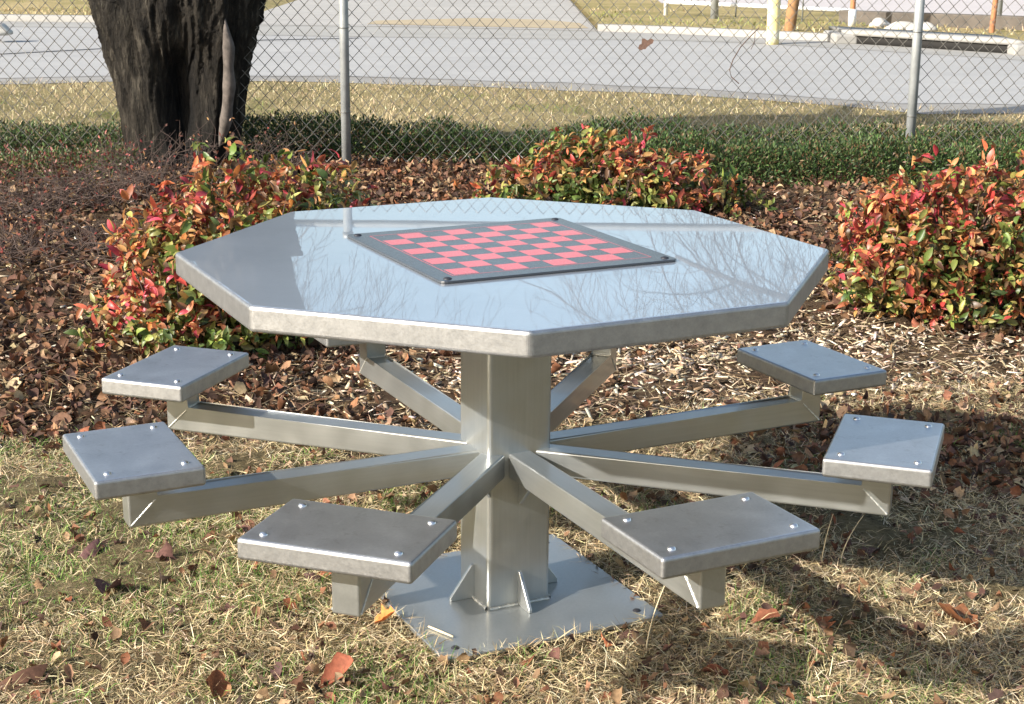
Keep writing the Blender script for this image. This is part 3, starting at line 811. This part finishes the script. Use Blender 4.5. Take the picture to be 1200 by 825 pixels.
# standing dead blades
p = scatter(60000, -2.1, 2.3, -.85, 2.0, lambda x, y: lawn(x, y)*fade(x, y)*(.6+.5*vnoise(x+1, y, 5))); N = len(p)
parts.append((blades(p, rng.uniform(.015, .05, N), rng.uniform(.0009, .002, N), rng.uniform(0, 2*PI, N), rng.uniform(.3, 1.2, N), rng.normal(.7, .4, N)), pick(STRAW, N, [.34, .3, .2, .1, .06], .2)))
# green clumps, thicker at the left
def green(x, y): return np.clip(.65*vnoise(x*1.1, y*1.1, 4.2)+.5*vnoise(x, y, 12)+.12-.26*x, 0, 1)*lawn(x, y)*np.clip(1.3-(y+.2)*.55, .12, 1)
p = scatter(210000, -2.1, 2.3, -.85, 1.6, lambda x, y: np.clip(green(x, y)*1.0, 0, 1)); N = len(p)
parts.append((blades(p, rng.uniform(.02, .06, N), rng.uniform(.0012, .0024, N), rng.uniform(0, 2*PI, N), rng.uniform(.35, 1.35, N), rng.normal(.7, .4, N)), pick([(.11, .21, .04), (.15, .27, .055), (.22, .32, .085), (.07, .14, .03), (.30, .33, .13)], N, None, .2)))
p = scatter(60000, -3.2, 3.0, .8, 5.4, lambda x, y: np.clip((y-bed_edge(x))/.2+.5, 0, 1)*np.clip(1.25-(y-1)*.25, .25, 1)*(.7+.4*vnoise(x, y, 5))); N = len(p)
p[:, 2] += rng.uniform(0, .03, N)
debris = [(blades(p, rng.uniform(.02, .12, N), rng.uniform(.0015, .004, N), rng.uniform(0, 2*PI, N), np.abs(rng.normal(.1, .2, N)), rng.normal(.2, .3, N)), pick([(.10, .065, .04), (.17, .115, .07), (.30, .22, .13), (.06, .04, .028), (.48, .38, .24)], N, [.3, .25, .2, .13, .12], .25))]
o = grass_mesh('bed_debris', debris, 'grass', 'fine dry stems and needles strewn over the mulch bed'); o['category'] = 'debris'
grass_mesh('grass', parts, 'grass', 'dormant tan lawn with green tufts under and before the table')
# tan grass strip between hedge and road, and far verge tufts
def nearedge(x): return np.interp(x, near_e[:, 0], near_e[:, 1])
x = rng.uniform(-6, 7, 42000); y = rng.uniform(6.18, 11.2, 42000); k = y < nearedge(x)-.45+.15*vnoise(x, y, 3); x, y = x[k], y[k]; N = len(x)
gmask = (vnoise(x, y, 2.2)+.5*vnoise(x, y, 6)+.5*(x < -1.5)-.3*(y-7)) > .55
c = np.where(gmask[:, None], pick([(.16, .19, .06), (.22, .23, .09)], N), pick([(.46, .38, .23), (.40, .325, .19), (.53, .455, .29), (.31, .245, .15)], N, None, .2))
g1 = (blades(np.c_[x, y, np.full(N, .126)], rng.uniform(.025, .07, N), rng.uniform(.0035, .007, N), rng.uniform(0, 2*PI, N), rng.uniform(.3, 1.3, N), rng.normal(.5, .4, N)), c)
grass_mesh('verge_grass', [g1], 'grass', 'strip of dry tan grass between the hedge and the road')
x = rng.uniform(-11, 14, 26000); y = rng.uniform(16, 27, 26000); ce = np.interp(x, curb_e[:, 0], curb_e[:, 1])
k = (y > ce+.2) & ((x < xl) | (x > xr)) & ((y < ce+4.6) | (x < xl)) & (vnoise(x, y, .9)+.4*vnoise(x, y, 3) > -.15); x, y = x[k], y[k]; N = len(x)
gm = (vnoise(x+2, y, .8)+.4*(x > 6)) > .25
c = np.where(gm[:, None], pick([(.24, .26, .09), (.32, .31, .13)], N), pick([(.50, .41, .24), (.44, .35, .2), (.36, .28, .16)], N, None, .2))
grass_mesh('far_grass', [(blades(np.c_[x, y, np.full(N, VZ)], rng.uniform(.04, .10, N), rng.uniform(.008, .016, N), rng.uniform(0, 2*PI, N), rng.uniform(.3, 1.2, N), rng.normal(.5, .4, N)), c)], 'grass', 'tan and green grass on the far verge across the road')

DRY = [(.155, .078, .045), (.095, .052, .036), (.21, .125, .07), (.33, .235, .14), (.06, .036, .027), (.175, .075, .038)]
def flat_leaves(p, smin, smax, lift=.012):
    N = len(p); az = rng.uniform(0, 2*PI, N); pit = rng.normal(.1, .35, N)
    d = np.c_[np.cos(az)*np.cos(pit), np.sin(az)*np.cos(pit), np.sin(pit)]; nn = np.c_[rng.normal(0, .45, (N, 2)), np.ones(N)]
    L = rng.uniform(smin, smax, N); W = L*rng.uniform(.45, .85, N)
    p = p.copy(); p[:, 2] += rng.uniform(.004, lift, N)
    return leaves(p, d, nn, L, W, rng.normal(.35, .9, N), rng.normal(.4, .6, N), 5, .3, .7)
# leaf litter in the bed
def litter(x, y):
    b = np.clip((y-bed_edge(x))/.25+.6, .0, 1)
    chips = np.clip(1.25-np.hypot((x-.85)/1.2, (y-2.05)/.85), 0, 1)
    rt = rightbed(x, y)*.9
    return np.clip(b*np.clip(.8-1.1*chips+.5*vnoise(x, y, 4), .06, 1)+rt, 0, 1)
p = scatter(95000, -3.6, 3.4, .6, 6.15, litter); N = len(p)
p2 = scatter(26000, -2.1, 2.3, -.85, 1.8, lambda x, y: lawn(x, y)*np.clip(.24+.5*np.clip(vnoise(x+4, y, 4), 0, 1)+.35*np.clip((y-.3), 0, 1), 0, 1))
V, Q = flat_leaves(p, .012, .052, .022); V2, Q2 = flat_leaves(p2, .006, .036, .022); Q = np.vstack([Q, Q2+len(V)]); V = np.vstack([V, V2]); N += len(p2)
cl = pick(DRY, N, [.22, .22, .18, .12, .16, .10], .25)
o = mesh_np('leaf_litter', V, Q, None, M['dryleaf'], None, np.repeat(cl, 15, 0), True); tag(o, 'brown curled leaf litter covering the mulch bed behind the table', 'leaf litter', kind='stuff')
# wood chips
def chipd(x, y):
    b = np.clip((y-bed_edge(x))/.3+.8, 0, 1)*(y > bed_edge(x)-.2)*(x < 2.4)
    return b*np.clip(.06+1.1*np.exp(-(((x-.75)/1.25)**2+((y-1.95)/.65)**2))+.5*np.exp(-(((x+.35)/.5)**2+((y-1.7)/.4)**2)), 0, 1)
p = scatter(60000, -3.2, 3.2, .7, 5.0, chipd); N = len(p); p[:, 2] += rng.uniform(.0, .022, N)
L = rng.uniform(.01, .062, N); W = np.minimum(L*.6, rng.uniform(.002, .015, N)); T = rng.uniform(.001, .004, N)
az = rng.uniform(0, 2*PI, N); pit = rng.normal(0, .3, N); rl = rng.normal(0, .4, N)
d = np.c_[np.cos(az)*np.cos(pit), np.sin(az)*np.cos(pit), np.sin(pit)]; s = np.c_[-np.sin(az)*np.cos(rl), np.cos(az)*np.cos(rl), np.sin(rl)]; n_ = np.cross(d, s)
cor = []
for a_, b_, c_ in ((-1, -1, -1), (1, -.6, -1), (1, .7, -1), (-1, 1, -1), (-1, -1, 1), (1, -.6, 1), (1, .7, 1), (-1, 1, 1)):
    cor.append(p+d*(a_*L/2)[:, None]+s*(b_*W/2)[:, None]+n_*(c_*T/2)[:, None])
V = np.stack(cor, 1).reshape(-1, 3)
fq = np.array([[4, 5, 6, 7], [0, 1, 5, 4], [1, 2, 6, 5], [2, 3, 7, 6], [3, 0, 4, 7]])
Q = (np.arange(N)[:, None, None]*8+fq[None]).reshape(-1, 4)
cl = pick([(.42, .33, .23), (.52, .44, .33), (.30, .215, .14), (.16, .11, .07), (.60, .54, .44)], N, [.30, .22, .24, .15, .09], .28)
o = mesh_np('wood_chips', V, Q, None, M['chip'], None, np.repeat(cl, 8, 0)); tag(o, 'pale and brown wood chip mulch behind the table', 'wood chips', kind='stuff')

# fallen leaves lying in the lawn, one by one
def one_leaf(seed_cols, size, loc, label, group, tilt=None, name='fallen_leaf'):
    N = 1; L = np.array([size]); az = rng.uniform(0, 2*PI); pit = rng.normal(.08, .15)
    d = np.array([[math.cos(az)*math.cos(pit), math.sin(az)*math.cos(pit), math.sin(pit)]]); nn = np.array([[rng.normal(0, .4), rng.normal(0, .4), 1.]])
    if tilt is not None: d, nn = np.array([tilt[0]], float), np.array([tilt[1]], float)
    V, Q = leaves(np.zeros((1, 3)), d, nn, L, L*rng.uniform(.4, .7, 1), np.array([.5]) if tilt else rng.choice([-1, 1])*rng.uniform(.4, 1.6 if size < .05 else .9, 1), np.array([.3]) if tilt else rng.choice([-1, 1, 1])*rng.uniform(.4, 1.1, 1), 9, .22, .6)
    V = V-V.mean(0)*np.array([1, 1, 0]); 
    if tilt is None: V[:, 2] -= np.percentile(V[:, 2], 12)
    c = pick(seed_cols, 1, None, .15)
    o = mesh_np(name, V, Q, None, M['dryleaf'], None, np.repeat(c, len(V), 0), True); o.location = loc
    return tag(o, label, 'leaf', group)
BR = [(.13, .065, .045), (.10, .05, .04), (.075, .04, .03)]; RU = [(.21, .075, .04), (.25, .095, .045)]; TN = [(.36, .24, .13), (.42, .30, .17)]
ORA = [(.55, .17, .05)]
lift = np.array([0, 0, .007])
for px, py, sz, c, lab in ((395, 803, .085, RU, 'large rusty orange leaf at the bottom edge of the lawn'),
    (450, 735, .055, ORA, 'bright orange leaf beside the left corner of the base plate'),
    (130, 700, .085, BR, 'dark brown leaf in green grass below the left seats'),
    (105, 655, .08, BR, 'dark curled leaf under the left seat in a green tuft'),
    (195, 665, .08, BR, 'grey brown folded leaf right of the green tuft'),
    (835, 795, .07, RU, 'rusty leaf in tan straw at the bottom right'),
    (895, 735, .07, RU, 'reddish brown leaf in the shadow right of the front seat'),
    (960, 738, .06, RU, 'small red brown leaf in sunlit straw at the right'),
    (1120, 733, .10, RU, 'broad rust leaf in the long shadow at the right edge'),
    (25, 803, .11, BR, 'big dark brown leaf at the lower left corner'),
    (255, 815, .07, RU, 'rust leaf at the bottom left of the lawn'),
    (620, 780, .05, RU, 'small rust leaf just below the base plate'),
    (1020, 655, .07, BR, 'brown leaf between the two right-hand shadows')):
    one_leaf(c, sz, gp(px, py)+lift, lab, 'leaves lying on the lawn')
cnt = 0
while cnt < 120:
    px, py = rng.uniform(-20, 1220), rng.uniform(560, 835); q = gp(px, py)
    if q[1] > bed_edge(q[0])-.05 or on_plate(q[0], q[1], .04): continue
    if rng.uniform() > .45+.4*(px < 500): continue
    c, lab = [(BR, 'dark brown curled leaf lying on the tan lawn'), (RU, 'rust coloured dry leaf lying on the tan lawn'), (TN, 'pale tan dry leaf lying on the lawn')][rng.choice(3, p=[.74, .12, .14])]
    one_leaf(c, rng.uniform(.02, .05), q+lift*rng.uniform(.5, 1), lab, 'leaves lying on the lawn'); cnt += 1
# a dry stalk on the base plate, a leaf and a vine caught in the fence
p0, p1 = at(502, 734, PZ+.004), at(531, 746, PZ+.004)
a = Acc(); a.cap_tube([p0, (p0+p1)/2, p1], [.0022, .0028, .0022], 6); o = a.build('straw', m_plain('pale straw', (.66, .55, .36), .7)); tag(o, 'short pale straw lying on the steel base plate', 'straw')
zf = CAM[2]+(at(762, 58)[2]-CAM[2])
one_leaf([(.06, .032, .024)], .10, onfence(757, 57), 'brown curled leaf caught in the fence mesh above the road', 'leaf in the fence', ((.85, -.15, .35), (-.3, -.8, .4)), 'caught_leaf')
a = Acc(); P = [onfence(x, y) for x, y in ((889, 33), (880, 42), (868, 55), (859, 70), (855, 82), (857, 90), (866, 98))]; a.tube(P, .0030, 5); a.tube([onfence(885, 38), onfence(884, 50), onfence(880, 58)], .0017, 4)
o = a.build('vine', M['twig']); tag(o, 'thin dead vine hooked on the fence over the road', 'vine')
# tall dry stalks
def stalk(px, py, h, lean, label):
    q = gp(px, py); a = Acc(); t = np.linspace(0, 1, 8); a.tube(q+np.c_[lean[0]*t**1.6, lean[1]*t, h*t], np.linspace(.0017, .0007, 8), 5)
    o = a.build('dry_stalk', bpy.data.materials['pale straw']); tag(o, label, 'stalk', 'tall dry grass stalks')
stalk(757, 765, .15, (.04, .02), 'tall dry stalk in front of the plate right corner')
stalk(962, 665, .13, (.02, 0), 'tall dry stalk behind the front right seat')
stalk(985, 660, .11, (.05, .02), 'bent dry stalk right of the front right seat')
stalk(440, 445, .10, (-.05, 0), 'dry stalk standing in the mulch under the tabletop')

# ------------------------------------------------------------------ bare trees and wires beyond the road (mirrored in the tabletop)
def bare_tree(x, y, hgt, side, reach, seed, label):
    """old bare tree whose long limbs lean out to one side and hang down in fine twigs"""
    r = np.random.default_rng(seed); t = empty('bare_tree', (x, y, VZ)); tag(t, label, 'tree', 'bare trees beyond the road')
    tr_, cr = Acc(), Acc()
    P = np.array([(0, 0, -.2), (.1*side, 0, hgt*.3), (.25*side, .1, hgt*.65), (.2*side, .3, hgt)]); tr_.tube(P, [.5, .36, .3, .22], 12)
    def grow(p, d, L, rad, lev):
        n = 7; Q = [p]; dd = d.copy(); g = (.01, -.07, -.15, -.16)[lev]
        for i in range(n):
            dd = dd+r.normal(0, .09+.04*lev, 3)+np.array([0, 0, g]); dd /= np.linalg.norm(dd); Q.append(Q[-1]+dd*L/n)
        Q = np.array(Q); rr = np.linspace(rad, max(rad*.35, .005), n+1); cr.tube(Q, rr, 7 if lev < 2 else 4)
        if lev >= 3: return
        for k in range((15, 8, 7)[lev]):
            f = r.uniform(.2, 1); i = min(int(f*n), n-1); ax = Q[i+1]-Q[i]; ax /= np.linalg.norm(ax); o = r.normal(size=3); o -= ax*(o@ax); o /= np.linalg.norm(o)
            ang = r.uniform(.5, 1.1); grow(Q[i], ax*math.cos(ang)+o*math.sin(ang), L*r.uniform(.28, .5), rr[i]*r.uniform(.35, .55), lev+1)
    for k in range(9):
        out = r.uniform(.75, 1.1)*reach; z0 = r.uniform(.8, 1.0)*hgt
        d = np.array([side*1., r.uniform(-.45, .45), r.uniform(.0, .3)]) if k < 6 else np.array([r.normal(), r.normal(), 1.2])
        grow(np.array([.2*side, .2, z0]), d/np.linalg.norm(d), out if k < 6 else reach*.5, r.uniform(.07, .13), 0)
    tr_.build('trunk', M['bare'], t); cr.build('crown', M['bare'], t)
bare_tree(13.5, 27, 9.3, -1, 12.5, 3, 'old bare tree beyond the road, its hanging limbs mirrored at the right of the tabletop')
bare_tree(-13, 30, 9.6, 1, 11, 5, 'old bare tree beyond the road, its twigs mirrored left of the game board')

# ------------------------------------------------------------------ light, sky, camera
w = bpy.data.worlds.new('World'); sc.world = w; w.use_nodes = True
nt = w.node_tree; sky = nt.nodes.new('ShaderNodeTexSky'); sky.sky_type = 'NISHITA'; sky.sun_disc = False
AZ, EL = R(211), R(27.6)
sky.sun_elevation = EL; sky.sun_rotation = PI/2-AZ+2*PI; sky.air_density = 1.25; sky.dust_density = 2.5; sky.ozone_density = 1.1
nt.links.new(sky.outputs[0], nt.nodes['Background'].inputs[0]); nt.nodes['Background'].inputs[1].default_value = .13
ld = bpy.data.lights.new('sun', 'SUN'); ld.energy = 5.0; ld.angle = R(.55); ld.color = (1, .945, .86)
lo = bpy.data.objects.new('sun', ld); COL.objects.link(lo)
lo.rotation_euler = Vector((math.cos(AZ)*math.cos(EL), math.sin(AZ)*math.cos(EL), math.sin(EL))).to_track_quat('Z', 'Y').to_euler()
lo.location = (-8, -5, 8)
cd = bpy.data.cameras.new('camera'); co = bpy.data.objects.new('camera', cd); COL.objects.link(co)
cd.sensor_width = 36; cd.sensor_fit = 'HORIZONTAL'; cd.lens = F_PX/1200*36; cd.clip_end = 2000; cd.clip_start = .05
m = Matrix.Identity(4)
for i, v in enumerate((RIGHT, UP, -FW)):
    for j in range(3): m[j][i] = v[j]
for j in range(3): m[j][3] = CAM[j]
co.matrix_world = m
sc.camera = co
sc.view_settings.view_transform = 'Standard'; sc.view_settings.look = 'None'; sc.view_settings.gamma = 1; sc.view_settings.exposure = 1.0
sc.view_settings.use_curve_mapping = False
